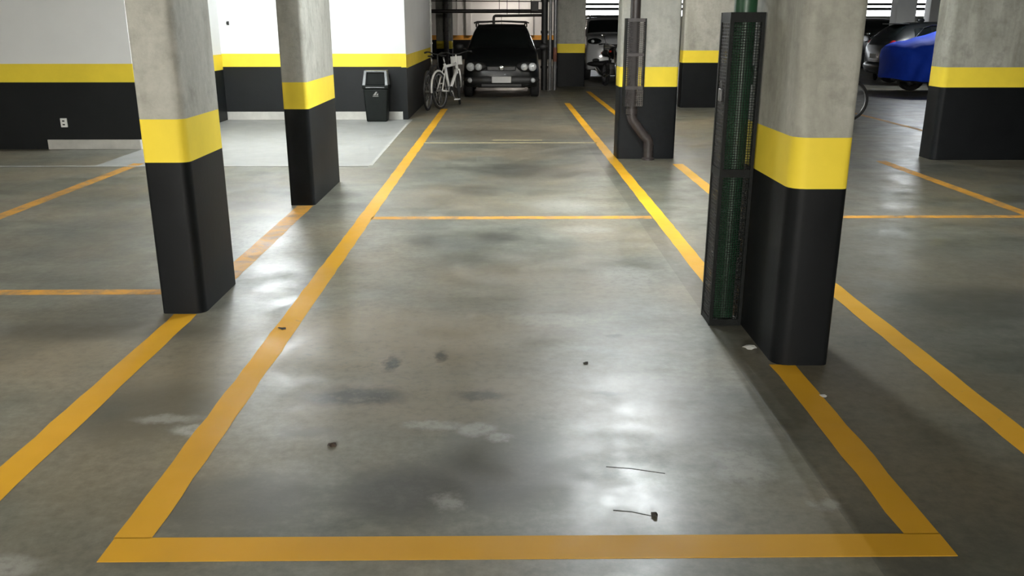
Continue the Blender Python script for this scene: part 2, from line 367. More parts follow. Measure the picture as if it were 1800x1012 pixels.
# far end wall with louvred window strip to the right
we = struct(MB().box(X0, 3.2, Y1, Y1+.2, 0, CEIL).build('wall_rear', M['white']), 'far white end wall with an orange band and dark base')
plate('black_dado', M['black'], we, X0, 3.2, Y1-T, Y1+.01, 0, .84)
plate('orange_band', M['orange'], we, X0, 3.2, Y1-T, Y1+.01, .84, 1.04)
for x in (-2.15, -1.55, 1.2): MB().box(x-.12, x+.12, Y1-.12, Y1, 1.04, CEIL).build('pilaster', M['white'], we)
wb = struct(MB().box(3.2, X1, Y1, Y1+.2, 0, 1.86).build('wall_rear_right', M['grey']), 'dark far wall under the louvred window strip')
MB().box(3.2, X1, Y1, Y1+.2, 2.66, CEIL).build('lintel', M['grey'], wb)
win = thing('window_1', 'long louvred window strip letting in white daylight', None, (0, Y1, 0)); win['kind'] = 'structure'
for z0, z1 in ((2.10,2.22), (2.31,2.42), (2.545,2.60)): MB().box(3.2, X1, .03, .09, z0, z1).build('louvre_slat', M['trim'], win)
for x in (3.25, 6.4, 9.6, 12.8, 16.0, 18.4, 21.6, 24.8): MB().box(x-.05, x+.05, .02, .12, 1.86, 2.66).build('window_post', M['trim'], win)
struct(MB().box(X0-.2, X0, Y0, Y1, 0, CEIL).build('wall_far_left', M['grey']), 'grey outer wall on the left')
struct(MB().box(X1, X1+.2, Y0, Y1, 0, CEIL).build('wall_right', M['grey']), 'grey outer wall on the right')
struct(MB().box(X0, X1, Y0-.2, Y0, 0, CEIL).build('wall_front', M['grey']), 'grey wall behind the viewer')

# ------------------------------------------------------------------ columns
def column(label, x0, x1, y0, y1, conc='conc', cs=None, c=.025, b=(B0, B1), top=CEIL):
    cx, cy = (x0+x1)/2, (y0+y1)/2
    t = thing('column', label, 'column', (cx, cy, 0))
    poly = rrect(x0-cx, x1-cx, y0-cy, y1-cy, c, 4, cs)
    MB().prism(poly, 0, b[0]).build('black_base', M['black_col'], t, auto=.5)
    MB().prism(poly, b[0], b[1]).build('yellow_band', M['yellow'], t, auto=.5)
    MB().prism(poly, b[1], top).build('concrete_shaft', M[conc], t, auto=.5)
    return t
column('slim concrete column with black and yellow base standing left of the empty bay, nearest the viewer', -1.855, -1.625, 4.42, 5.0, cs=(.02,.05,.03,.02))
column('slim black, yellow and concrete column behind the nearest left one, in front of the white wall', -1.85, -1.64, 7.33, 8.54, cs=(.02,.035,.03,.02))
column('big mottled concrete column with black and yellow base beside the caged green pipe', 1.237, 1.49, 3.65, 4.40, 'conc_r', cs=(.07,.03,.03,.02))
column('concrete column with black and yellow base carrying the brown drain pipe', 1.32, 1.99, 10.0, 10.34, c=.03)
column('wide concrete column half hidden behind the caged green pipe', 3.33, 4.42, 16.42, 16.75)
column('dim concrete column between the black car and the white car', 1.33, 2.04, 22.2, 22.6)
column('wide concrete column cut off by the right edge of the photo', 4.95, 6.05, 9.87, 10.2, 'conc_r', cs=(.06,.03,.03,.03))
column('dim concrete column behind the bicycles at the end of the white wall', -1.96, -1.50, 26.0, 26.5)
column('pale distant column behind the black hatchback, left of the other', 12.70, 13.32, 28.9, 29.4, 'white', b=(.2,.4))  # white shaft colour stands in for daylight from the windows
column('pale distant column above the black hatchback roof, right of the other', 17.15, 17.84, 36.0, 36.5, 'white', b=(.2,.4))  # window daylight painted in here too, as a white shaft

# ------------------------------------------------------------------ green pipe and its cage
gp = thing('green_pipe', 'dark green vertical pipe inside the black cage', 'pipe', (1.158, 4.295, 0))
MB().tube([(0,0,0),(0,0,2.75)], .054, 20).build('pipe', M['green'], gp, smooth=True, auto=.6)
for z in (.35, 1.22, 1.95): MB().lathe([(.054,z),(.061,z),(.061,z+.09),(.054,z+.09)], n=20).build('coupling', M['green'], gp, auto=.5)
MB().tube([(.0655*math.cos(a),.0655*math.sin(a),1.62) for a in np.linspace(0,2*PI,17)[:-1]], .006, 6, closed=True).build('pipe_clamp', M['iron'], gp)
cg = thing('pipe_cage', 'black wire mesh cage around the green pipe beside the big column', 'cage', (1.155, 4.29, 0))
cx0, cx1, cy0, cy1, ct = -.082, .068, -.085, .085, 1.555
for (px, py) in ((cx0,cy0),(cx1,cy0),(cx0,cy1),(cx1,cy1)):
    MB().box(px-.008, px+.008, py-.008, py+.008, 0, ct).build('corner_post', M['iron'], cg)
for z0, z1 in ((0,.035),(.775,.815),(ct-.045,ct)):
    b = MB()
    b.box(cx0, cx1, cy0-.006, cy0+.002, z0, z1); b.box(cx0-.006, cx0+.002, cy0, cy1, z0, z1); b.box(cx0, cx1, cy1-.002, cy1+.006, z0, z1)
    b.build('cross_band', M['iron'], cg)
def lattice(flat, a0, a1, z0, z1, name, m, parent, p=.017, w=.0028, horiz=True):
    """flat: function (u, z, thickness side) -> xyz ; real wires"""
    b = MB(); n = int(round((a1-a0)/p))
    def bar(u0, u1, za, zb):
        q = [flat(u, z, d) for d in (-.0012, .0012) for (u, z) in ((u0,za),(u1,za),(u1,zb),(u0,zb))]
        b.add(q, [(0,1,2,3),(7,6,5,4),(0,4,5,1),(1,5,6,2),(2,6,7,3),(3,7,4,0)])
    for i in range(n+1):
        u = a0+(a1-a0)*i/n; bar(u-w/2, u+w/2, z0, z1)
    k = int(round((z1-z0)/p))
    for i in range(k+1):
        z = z0+(z1-z0)*i/k; bar(a0, a1, z-w/2, z+w/2)
    o = b.build(name, m, parent); o['kind'] = 'stuff'; return o
lattice(lambda u, z, d: (u, cy0+d, z), cx0, cx1, .03, ct-.03, 'front_mesh', M['iron'], cg, p=.0125, w=.0028)
lattice(lambda u, z, d: (cx0+d, u, z), cy0, cy1, .03, ct-.03, 'side_mesh', M['iron_worn'], cg, p=.016, w=.005)
lattice(lambda u, z, d: (u, cy1+d, z), cx0, cx1, .03, ct-.03, 'back_mesh', M['iron'], cg, p=.0166, w=.004)
lk = MB().box(cx0-.016, cx0-.004, -.02, .02, 1.14, 1.20).build('padlock', M['steel'], cg, bevel=.003)
MB().tube([(cx0-.01,-.012,1.20),(cx0-.01,-.012,1.225),(cx0-.01,0,1.235),(cx0-.01,.012,1.225),(cx0-.01,.012,1.20)], .003, 8).build('shackle', M['steel'], lk, smooth=True)

# ------------------------------------------------------------------ brown drain pipe on the column
dp = thing('drain_pipe', 'dark brown drain pipe with a crooked foot on the column', 'pipe', (1.46, 9.925, 0))
MB().tube([(0,0,CEIL),(0,0,.52)], .056, 18).build('upright', M['brown'], dp, auto=.6)
MB().tube([(0,0,.52),(.005,0,.48),(.02,0,.445),(.15,0,.275),(.185,0,.245),(.205,0,.215),(.21,0,.18),(.21,0,0)], .058, 18).build('elbow', M['brown'], dp, auto=.6)
for z in (.52, .66): MB().lathe([(.056,z),(.066,z),(.066,z+.06),(.056,z+.06)], n=18).build('collar', M['brown'], dp, auto=.5)
MB().lathe([(.058,.0),(.072,.0),(.072,.02),(.058,.03)], c=(.21,0,0), n=18).build('floor_flange', M['brown'], dp, auto=.5)
pg = thing('pipe_guard', 'tall dark metal guard around the brown drain pipe', 'guard', (1.465, 9.9, 0))
for s, zb in ((-1, .62), (1, .80)):
    MB().box(s*.105-.008, s*.105+.008, -.06, .09, zb, 1.565).build('side_plate', M['iron'], pg, bevel=.002)
for z in (.80, 1.16, 1.53): MB().box(-.105, .105, -.055, -.045, z, z+.035).build('cross_band', M['brown'], pg)
lattice(lambda u, z, d: (u, -.052+d, z), .02, .10, .62, 1.55, 'guard_mesh', M['brown_l'], pg, p=.02, w=.006)  # lighter brown paints light onto the right half of the mesh
lattice(lambda u, z, d: (u, -.052+d, z), -.10, .02, .62, 1.55, 'guard_mesh', M['brown'], pg, p=.02, w=.009)

# ------------------------------------------------------------------ litter bin
tb = thing('litter_bin', 'square black plastic litter bin standing against the bright wall', 'bin', (-2.045, 14.13, 0))
b = MB(); hw0, hd0, hw1, hd1 = .165, .12, .195, .15
def ringbox(hw, hd, z): return [(-hw,-hd,z),(hw,-hd,z),(hw,hd,z),(-hw,hd,z)]
b.add(ringbox(hw0,hd0,0)+ringbox(hw1,hd1,.52), [(3,2,1,0),(4,5,6,7),(0,1,5,4),(1,2,6,5),(2,3,7,6),(3,0,4,7)])
b.build('body', M['bin'], tb, bevel=.02, auto=.6)
b = MB(); b.add(ringbox(.207,.16,.52)+ringbox(.212,.165,.575), [(3,2,1,0),(4,5,6,7),(0,1,5,4),(1,2,6,5),(2,3,7,6),(3,0,4,7)])
rim = b.build('rim', M['bin'], tb, bevel=.01)
MB().box(-.15,.15,-.178,-.165,.535,.55).build('grip', M['bin_edge'], rim, bevel=.004)
# open hood: two posts, top bar, sill and a recessed flap
for s in (-1, 1): MB().add([(s*.205,-.155,.575),(s*.155,-.155,.575),(s*.155,.12,.575),(s*.205,.12,.575),
                         (s*.182,-.06,.79),(s*.14,-.06,.79),(s*.14,.11,.79),(s*.182,.11,.79)],
                        [(0,1,2,3),(4,5,6,7),(0,1,5,4),(1,2,6,5),(2,3,7,6),(3,0,4,7)]).build('hood_post', M['bin_edge'], tb, bevel=.006)
MB().box(-.182,.182,-.062,.112,.772,.80).build('hood_top', M['bin_edge'], tb, bevel=.006)
MB().box(-.16,.16,-.02,.0,.575,.775).build('flap', M['bin'], tb, bevel=.004)
MB().box(-.15,.15,.09,.11,.575,.775).build('hood_back', M['bin'], tb)
b = MB(); b.box(-.045,.045,-.148,-.142,.40,.408)
b.add([(-.04,-.1475,.42),(.0,-.1475,.42),(.03,-.1495,.475),(.005,-.149,.475)], [(0,1,2,3)]); b.add([(.008,-.1475,.42),(.042,-.1475,.42),(.042,-.149,.455)], [(0,1,2)])
pr = b.build('emblem', M['print'], tb); pr['label'] = 'small white printed emblem'

# ------------------------------------------------------------------ wall socket and small fittings
so = thing('wall_socket', 'white wall socket on the dim black wall', 'socket', (-5.48, 10.866, .33))
MB().box(-.04,.04,-.02,0,-.055,.055).build('face_plate', M['plastic_w'], so, bevel=.004)
for z in (-.022, .022): MB().box(-.014,.014,-.024,-.019,z-.008,z+.008).build('outlet', M['trim'], so)
hk = thing('wall_hook', 'small dark hook high on the bright white wall', 'hook', (-4.40, 14.346, 1.52))
MB().tube([(0,0,0),(0,-.05,0),(.01,-.06,.02)], .012, 8).build('hook', M['iron_worn'], hk, smooth=True)
MB().box(-.02,.02,-.004,0,-.03,.03).build('back_plate', M['iron_worn'], hk)
cd = thing('conduit', 'white conduit running up the far corner of the bright wall', 'conduit', (-1.555, 19.18, 0))
MB().tube([(0,0,.85),(0,0,CEIL)], .02, 10).build('pipe', M['plastic_w'], cd, smooth=True)
for z in (1.1, 1.5, 1.9): MB().box(-.03,.03,-.03,.03,z,z+.03).build('clip', M['plastic_w'], cd)

# ------------------------------------------------------------------ pipes at the back
def vpipe(label, x, y, r, m, z1=CEIL, rust=None):
    t = thing('vertical_pipe', label, 'pipe', (x, y, 0))
    MB().tube([(0,0,0),(0,0,z1)], r, 14).build('pipe', M[m], t, auto=.6)
    for z in (.5, 1.3, 2.0): MB().lathe([(r,z),(r*1.2,z),(r*1.2,z+.06),(r,z+.06)], n=14).build('collar', M[m], t, auto=.5)
    if rust: MB().lathe([(r*1.05,rust[0]),(r*1.12,rust[0]+.01),(r*1.12,rust[1]),(r*1.05,rust[1])], n=14).build('painted_sleeve', M['rust'], t, auto=.5)
vpipe('thick black standpipe right of the black car', .965, 21.0, .075, 'trim')
vpipe('thin shiny pipe between two darker pipes right of the black car', 1.10, 20.95, .034, 'steel')
vpipe('shiny pipe with a red sleeve nearest the dim column', 1.22, 21.0, .042, 'steel', rust=(.66,.98))
vpipe('grey pipe running down in front of the dim column behind the bicycles', -1.66, 25.9, .07, 'brown_l')
def hpipe(label, pts, r, m):
    c = pts[0]; t = thing('overhead_pipe', label, 'pipe', c)
    q = [(p[0]-c[0], p[1]-c[1], p[2]-c[2]) for p in pts]
    MB().tube(q, r, 12).build('pipe', M[m], t, auto=.7)
    for k in range(1, 4):
        a = Vector(q[0]).lerp(Vector(q[-1]) if len(q) == 2 else Vector(q[1]), k/4)
        MB().tube([a, a+Vector((0,0,CEIL-c[2]-a.z))], .008, 6).build('hanger', M['iron'], t)
    return t
hp1 = hpipe('dark pipe running across above the black car', [(-3.6,24.4,1.845),(1.05,24.4,1.845)], .05, 'brown')
hpipe('lower short dark pipe ending above the black car roof', [(1.05,24.0,1.735),(-.22,24.0,1.72),(-.25,24.0,1.70),(-.26,24.0,1.66),(-.26,24.0,0)], .035, 'brown')
hpipe('thin cable stretched above the dark overhead pipes', [(-3.6,24.6,2.12),(1.05,24.6,2.10)], .012, 'trim')
MB().box(4.35,4.55,-.07,.07,.0,.26).build('junction_box', M['brown'], hp1, bevel=.01)

# ------------------------------------------------------------------ cars (lofted shells)
def pchip(xs, ys, q):
    xs = np.array(xs, float); ys = np.array(ys, float); h = np.diff(xs); d = np.diff(ys)/h
    m = np.zeros(len(xs)); m[0] = d[0]; m[-1] = d[-1]
    for i in range(1, len(xs)-1):
        if d[i-1]*d[i] > 0:
            w1 = 2*h[i]+h[i-1]; w2 = h[i]+2*h[i-1]; m[i] = (w1+w2)/(w1/d[i-1]+w2/d[i])
    k = np.clip(np.searchsorted(xs, q)-1, 0, len(h)-1); t = (q-xs[k])/h[k]
    return ((2*t**3-3*t**2+1)*ys[k]+(t**3-2*t**2+t)*h[k]*m[k]+(-2*t**3+3*t**2)*ys[k+1]+(t**3-t**2)*h[k]*m[k+1])
def crom(P, n):
    P = np.array(P, float); out = []
    for i in range(len(P)-1):
        p0 = P[max(i-1,0)]; p1 = P[i]; p2 = P[i+1]; p3 = P[min(i+2, len(P)-1)]
        for k in range(n):
            t = k/n; out.append(.5*((2*p1)+(-p0+p2)*t+(2*p0-5*p1+4*p2-p3)*t*t+(-p0+3*p1-3*p2+p3)*t**3))
    out.append(P[-1]); return np.array(out)
def car_loft(st, classify, nu=70, nv=5, wrinkle=0):
    st = np.array(st, float); ys = st[:,0]; L_ = ys[-1]
    u = np.unique(np.concatenate([np.linspace(0, L_, nu), np.linspace(0, .3, 8), np.linspace(L_-.3, L_, 8)]))
    cols = [pchip(ys, st[:,i], u) for i in range(1, 6)]
    rings = []
    for i, y in enumerate(u):
        zb, zs, zt, w, wt = [c[i] for c in cols]
        half = [(0,zb),(w*.8,zb),(w*.965,zb+.05),(w,zb+.55*(zs-zb)),(w*.955,zs),(wt,zt-.05*min(1,(zt-zs)/.3)-.01),(wt*.72,zt),(0,zt+.012)]
        h = crom(half, nv)
        bow = .16*max(0, 1-y/.55)**2; tail = .12*max(0, 1-(L_-y)/.4)**2
        rings.append([(x, y+(bow-tail)*(x/.8)**2, z) for x, z in h])
    parts = {}
    n = len(rings[0])
    for i in range(len(u)-1):
        ym = (u[i]+u[i+1])/2
        for j in range(n-1):
            zc = (rings[i][j][2]+rings[i+1][j+1][2])/2; xc = rings[i][j][0]
            nm = classify(ym, j//nv, (j % nv+.5)/nv, zc, xc)
            if nm is None: continue
            q = [rings[i][j], rings[i+1][j], rings[i+1][j+1], rings[i][j+1]]
            for s in (1, -1):
                key = (nm[0], s) if nm[1] else (nm[0], 0)
                parts.setdefault(key, MB()).add([(s*a, b_, c) for a, b_, c in q], [(0,1,2,3) if s > 0 else (3,2,1,0)])
    for r, nm in ((rings[0], 'body'), (rings[-1], 'body')):
        poly = [(x,y,z) for x,y,z in r]+[(-x,y,z) for x,y,z in reversed(r[1:-1])]
        parts[(nm,0)].add(poly, [tuple(range(len(poly)))])
    return parts
def weld(o, d=.0006):
    bm = bmesh.new(); bm.from_mesh(o.data); bmesh.ops.remove_doubles(bm, verts=bm.verts, dist=d)
    bmesh.ops.recalc_face_normals(bm, faces=bm.faces); bm.to_mesh(o.data); bm.free()
    for p in o.data.polygons: p.use_smooth = True
    o.data.set_sharp_from_angle(angle=.75)
def wheel(parent, x, y, r=.30, w=.18, rim='alloy'):
    s = 1 if x > 0 else -1
    t = MB().lathe([(r*.62,-w/2),(r*.93,-w/2),(r,-w*.38),(r,w*.38),(r*.93,w/2),(r*.62,w/2),(r*.62,-w/2)], 'x', (x,y,r), 28).build('wheel', M['rubber'], parent, auto=.6)
    b = MB().lathe([(r*.62,w*.2),(r*.62,-w*.42),(r*.55,-w*.42),(r*.52,-w*.1)], 'x', (0,0,0), 24)
    for k in range(6):
        a = 2*PI*k/6; c, q = math.cos(a), math.sin(a)
        b.tube([(0,0,0),(0,c*r*.58,q*r*.58)], r*.085, 6)
    b.lathe([(.001,.03),(r*.16,.03),(r*.16,-.02),(.001,-.02)], 'x', (0,0,0), 12)
    o = b.build('rim', M[rim], t, auto=.6); o.location = (x+s*w*.3, y, r)
    return t
def car(label, cat, st, paint, loc, rz, ws, rw, wins, wy, wr=.30, extras='full', width=.8, rimm='alloy'):
    t = thing('car', label, cat, loc, (0,0,rz))
    def cl(y, seg, f, z, x):
        if seg >= 5 and ws[0] < y < ws[1]: return ('windshield', False)
        if seg >= 5 and rw[0] < y < rw[1]: return ('rear_window', False)
        if seg == 4 and .1 < f < .9:
            for a, b_ in wins:
                if a < y < b_: return ('side_window', True)
        if seg in (1, 2, 3):
            for w_ in wy:
                if math.hypot(y-w_, z-wr) < wr*1.17 and x > width*.55: return None
        if seg == 0: return ('underside', False)
        return ('body', False)
    for (nm, s), mb in car_loft(st, cl).items():
        o = mb.build(nm, {'body': M[paint], 'underside': M['trim']}.get(nm, M['glass']), t); weld(o)
    zb = st[4][1]
    MB().box(-width*.62, width*.62, .5, st[-1][0]-.4, zb-.02, zb+.42).build('chassis', M['trim'], t)
    for y in wy:
        for s in (-1, 1): wheel(t, s*(width-.10), y, wr, rim=rimm)
    return t
PAL = [(0,.33,.50,.56,.60,.46),(.04,.27,.60,.67,.69,.56),(.14,.24,.70,.77,.765,.63),(.40,.22,.80,.87,.80,.67),(.95,.22,.89,.97,.815,.70),
 (1.12,.22,.905,1.0,.82,.69),(1.95,.22,.93,1.43,.82,.60),(2.4,.22,.94,1.50,.82,.575),(3.4,.22,.95,1.49,.815,.57),(3.9,.24,.95,1.42,.80,.56),(4.13,.28,.93,1.02,.77,.62),(4.2,.36,.85,.90,.70,.55)]
c1 = car('black station wagon with roof bars parked facing the viewer at the back', 'car', PAL, 'carblack', (-.045, 18.38, 0), 0, (1.18,1.92), (3.92,4.12),
         [(1.55,2.35),(2.43,3.15),(3.23,3.85)], (.72, 3.18), .295, width=.815)
def headlamp(t, s, x, y, z, m='lens'):
    h = MB().ellipsoid((s*(x-.02), y+.03, z), (.23,.09,.10)).build('headlight', M['trim'], t, smooth=True)
    for xx, r in ((x+.095, .082), (x-.075, .070)):
        MB().lathe([(.001,-.03),(r*.5,-.024),(r,-.005),(r*1.05,.012),(r*.9,.03)], 'y', (s*xx, y-.095+.045*max(0,(xx-x)/.095), z), 18).build('lamp_lens', M[m], h, smooth=True)
for s in (-1, 1):
    headlamp(c1, s, .55, .05, .655)
    MB().lathe([(.001,-.02),(.04,-.015),(.05,.01),(.05,.03)], 'y', (s*.66, -.01, .385), 14).build('fog_lamp', M['lens'], c1, smooth=True)
    mr = MB().ellipsoid((s*.93, 1.42, 1.03), (.10,.055,.075)).build('side_mirror', M['trim'], c1, smooth=True)
    MB().tube([(s*.78,1.42,.97),(s*.90,1.43,1.0)], .02, 8).build('mirror_arm', M['trim'], mr)
    MB().tube([(s*.57,1.95,1.45),(s*.575,2.05,1.52),(s*.575,2.9,1.54),(s*.57,3.6,1.52),(s*.56,3.75,1.45)], .016, 8).build('roof_rail', M['trim'], c1, smooth=True)
MB().tube([(-.63,2.15,1.53),(-.56,2.15,1.56),(0,2.15,1.575),(.56,2.15,1.56),(.63,2.15,1.53)], .016, 8).build('roof_bar', M['trim'], c1, smooth=True)
MB().tube([(-.60,3.2,1.545),(0,3.2,1.57),(.60,3.2,1.545)], .016, 8).build('roof_bar', M['trim'], c1, smooth=True)
gr = MB().box(-.30,.30,-.005,.05,.585,.665).build('grille', M['trim'], c1, bevel=.012)
for z in (.60,.625,.65): MB().box(-.28,.28,-.009,.0,z-.004,z+.004).build('grille_bar', M['carblack'], gr)
MB().lathe([(.001,-.03),(.04,-.027),(.052,-.02),(.052,.0)], 'y', (0,0,.635), 18).build('emblem', M['chrome'], c1, smooth=True)
b = MB().ellipsoid((0,.19,.38), (.81,.20,.15), 28, 12).build('front_bumper', M['trim'], c1, smooth=True)
MB().box(-.42,.42,-.045,.0,.255,.315).build('lower_intake', M['trim'], c1, bevel=.01)
pl = MB().box(-.20,.20,-.062,-.045,.335,.465).build('number_plate', M['plate'], c1, bevel=.006); pl['label'] = 'blank grey number plate'
MB().box(-.12,.12,1.62,1.64,1.20,1.26).build('inner_mirror', M['iron_worn'], c1, bevel=.01)
MB().tube([(0,1.98,1.46),(0,2.25,1.72)], .004, 6).build('antenna', M['trim'], c1)

SUV = [(0,.42,.70,.84,.66,.52),(.05,.34,.86,1.0,.78,.64),(.16,.30,1.00,1.12,.85,.72),(.45,.28,1.09,1.19,.88,.77),(1.0,.27,1.13,1.24,.90,.79),
 (1.15,.27,1.14,1.27,.90,.77),(1.75,.27,1.15,1.62,.90,.68),(2.2,.27,1.15,1.70,.90,.65),(3.5,.27,1.15,1.69,.90,.64),(4.0,.29,1.14,1.60,.88,.63),(4.25,.33,1.10,1.22,.85,.70),(4.32,.42,1.0,1.08,.78,.62)]
c2 = car('white sport utility car half hidden behind the column with the drain pipe', 'car', SUV, 'carwhite', (3.16, 24.3, 0), 0, (1.18,1.74), (4.02,4.22),
         [(1.6,2.4),(2.5,3.3),(3.4,3.95)], (.82, 3.42), .35, width=.895)
for s in (-1, 1):
    h = MB().ellipsoid((s*.66,.13,1.06), (.20,.13,.085)).build('headlight', M['glass'], c2, smooth=True)
    MB().ellipsoid((s*.72,.03,1.06), (.05,.04,.045)).build('lamp_lens', M['lens'], h, smooth=True)
    mr = MB().ellipsoid((s*1.02,1.42,1.26), (.11,.06,.085)).build('side_mirror', M['carwhite'], c2, smooth=True)
    MB().tube([(s*.62,2.0,1.66),(s*.63,2.15,1.75),(s*.63,3.5,1.75),(s*.61,3.8,1.64)], .02, 8).build('roof_rail', M['trim'], c2, smooth=True)
    MB().ellipsoid((s*.62,.06,.56), (.10,.05,.05)).build('fog_lamp', M['trim'], c2, smooth=True)
g2 = MB().box(-.42,.42,-.03,.10,.80,.98).build('grille', M['trim'], c2, bevel=.02)
for z in (.84,.89,.94): MB().box(-.40,.40,-.036,-.025,z-.008,z+.008).build('grille_bar', M['chrome'], g2)
b = MB().ellipsoid((0,.18,.46), (.86,.22,.13), 28, 10).build('front_bumper', M['trim'], c2, smooth=True)
MB().box(-.20,.20,-.06,-.04,.50,.61).build('number_plate', M['plate'], c2, bevel=.006)
MB().tube([(-.60,2.2,1.735),(.60,2.2,1.735)], .03, 8).build('roof_bar', M['trim'], c2)

HAT = [(0,.36,.52,.58,.60,.46),(.05,.28,.64,.72,.72,.58),(.16,.24,.76,.83,.79,.66),(.45,.22,.84,.92,.82,.70),(.95,.22,.92,1.02,.84,.73),
 (1.1,.22,.94,1.06,.84,.72),(1.85,.22,.98,1.48,.84,.60),(2.3,.22,1.0,1.56,.84,.58),(3.1,.22,1.03,1.55,.84,.575),(3.55,.23,1.05,1.49,.83,.56),(4.0,.27,1.02,1.16,.80,.60),(4.15,.36,.90,.98,.74,.58)]
c3 = car('black hatchback seen from its tail behind the blue covered car', 'car', HAT, 'carblack', (13.75, 23.0, 0), PI/2, (1.12,1.82), (3.58,3.98),
         [(1.5,2.25),(2.33,2.95),(3.03,3.42)], (.78, 3.3), .30, width=.83)
for s in (-1, 1):
    MB().ellipsoid((s*.68,3.93,1.00), (.11,.10,.12)).build('tail_light', M['amber'], c3, smooth=True)
    MB().ellipsoid((s*.62,.08,.68), (.17,.08,.08)).build('headlight', M['lens'], c3, smooth=True)
    MB().ellipsoid((s*.95,1.4,1.08), (.10,.055,.075)).build('side_mirror', M['carblack'], c3, smooth=True)
    MB().tube([(s*.815,3.5,1.06),(s*.745,3.42,1.20),(s*.655,3.2,1.42),(s*.625,3.0,1.48),(s*.625,2.3,1.50),(s*.66,1.9,1.42)], .014, 6).build('window_chrome', M['chrome'], c3, smooth=True)
    MB().tube([(s*.815,3.5,1.055),(s*.815,2.4,1.02),(s*.81,1.5,.99)], .014, 6).build('window_chrome', M['chrome'], c3, smooth=True)
MB().box(-.50,.50,3.50,3.78,1.50,1.53).build('roof_spoiler', M['carblack'], c3, bevel=.012)
MB().ellipsoid((0,3.0,1.60), (.03,.10,.06)).build('antenna_fin', M['carblack'], c3, smooth=True)
MB().box(-.20,.20,4.10,4.14,.66,.78).build('number_plate', M['plate'], c3, bevel=.006)
MB().ellipsoid((0,4.0,.46), (.78,.20,.16), 24, 10).build('rear_bumper', M['carblack'], c3, smooth=True)

c4 = car('dark tall car in shade under the far louvred window', 'car', SUV, 'carblack', (13.55, 30.6, 0), 0, (1.18,1.74), (4.02,4.22),
         [(1.6,2.4),(2.5,3.3),(3.4,3.95)], (.82, 3.42), .35, width=.895)
for s in (-1, 1):
    MB().ellipsoid((s*.66,.13,1.06), (.20,.13,.085)).build('headlight', M['glass'], c4, smooth=True)
    MB().ellipsoid((s*1.02,1.42,1.26), (.11,.06,.085)).build('side_mirror', M['carblack'], c4, smooth=True)
MB().box(-.42,.42,-.03,.10,.80,.98).build('grille', M['trim'], c4, bevel=.02)
MB().ellipsoid((0,.18,.46), (.86,.22,.13), 28, 10).build('front_bumper', M['trim'], c4, smooth=True)

# ------------------------------------------------------------------ blue covered car
cc = thing('covered_car', 'car hidden under a bright blue fitted cover beside the right column', 'covered car', (8.70, 20.0, 0), (0,0,-PI/2))
CV = [(0,.34,.80,.90,.70,.55),(.05,.32,.92,1.02,.80,.62),(.25,.30,.96,1.09,.86,.68),(.7,.29,1.0,1.18,.88,.70),(1.15,.28,1.03,1.31,.89,.66),(1.7,.27,1.06,1.46,.90,.62),(2.6,.27,1.07,1.50,.90,.60),
 (3.4,.27,1.05,1.40,.89,.62),(4.0,.29,.96,1.10,.87,.70),(4.35,.36,.80,.92,.76,.6)]
for (nm, s), mb in car_loft(CV, lambda y, seg, f, z, x: None if seg == 0 else ('body', False), 90, 8).items():
    rr = random.Random(5)
    mb.v = [(x+(.012*math.sin(9*y+14*z)+.008*math.sin(23*y-9*z))*(1 if x > 0 else -1)*(abs(x) > .2), y+.010*math.sin(11*z+6*x), z+.008*math.sin(13*y+5*x)) for x, y, z in mb.v]
    o = mb.build('cover', M['blue'], cc); weld(o)
for y in (.95, 3.4):
    for s in (-1, 1): wheel(cc, s*.77, y, .31)
MB().box(-.6,.6,.4,3.9,.25,.7).build('chassis', M['trim'], cc)
hem = [( .89,.6,.29),(.89,1.6,.27),(.90,2.6,.27),(.88,3.8,.29)]
MB().tube(hem, .012, 8).build('hem', M['blue'], cc, smooth=True)

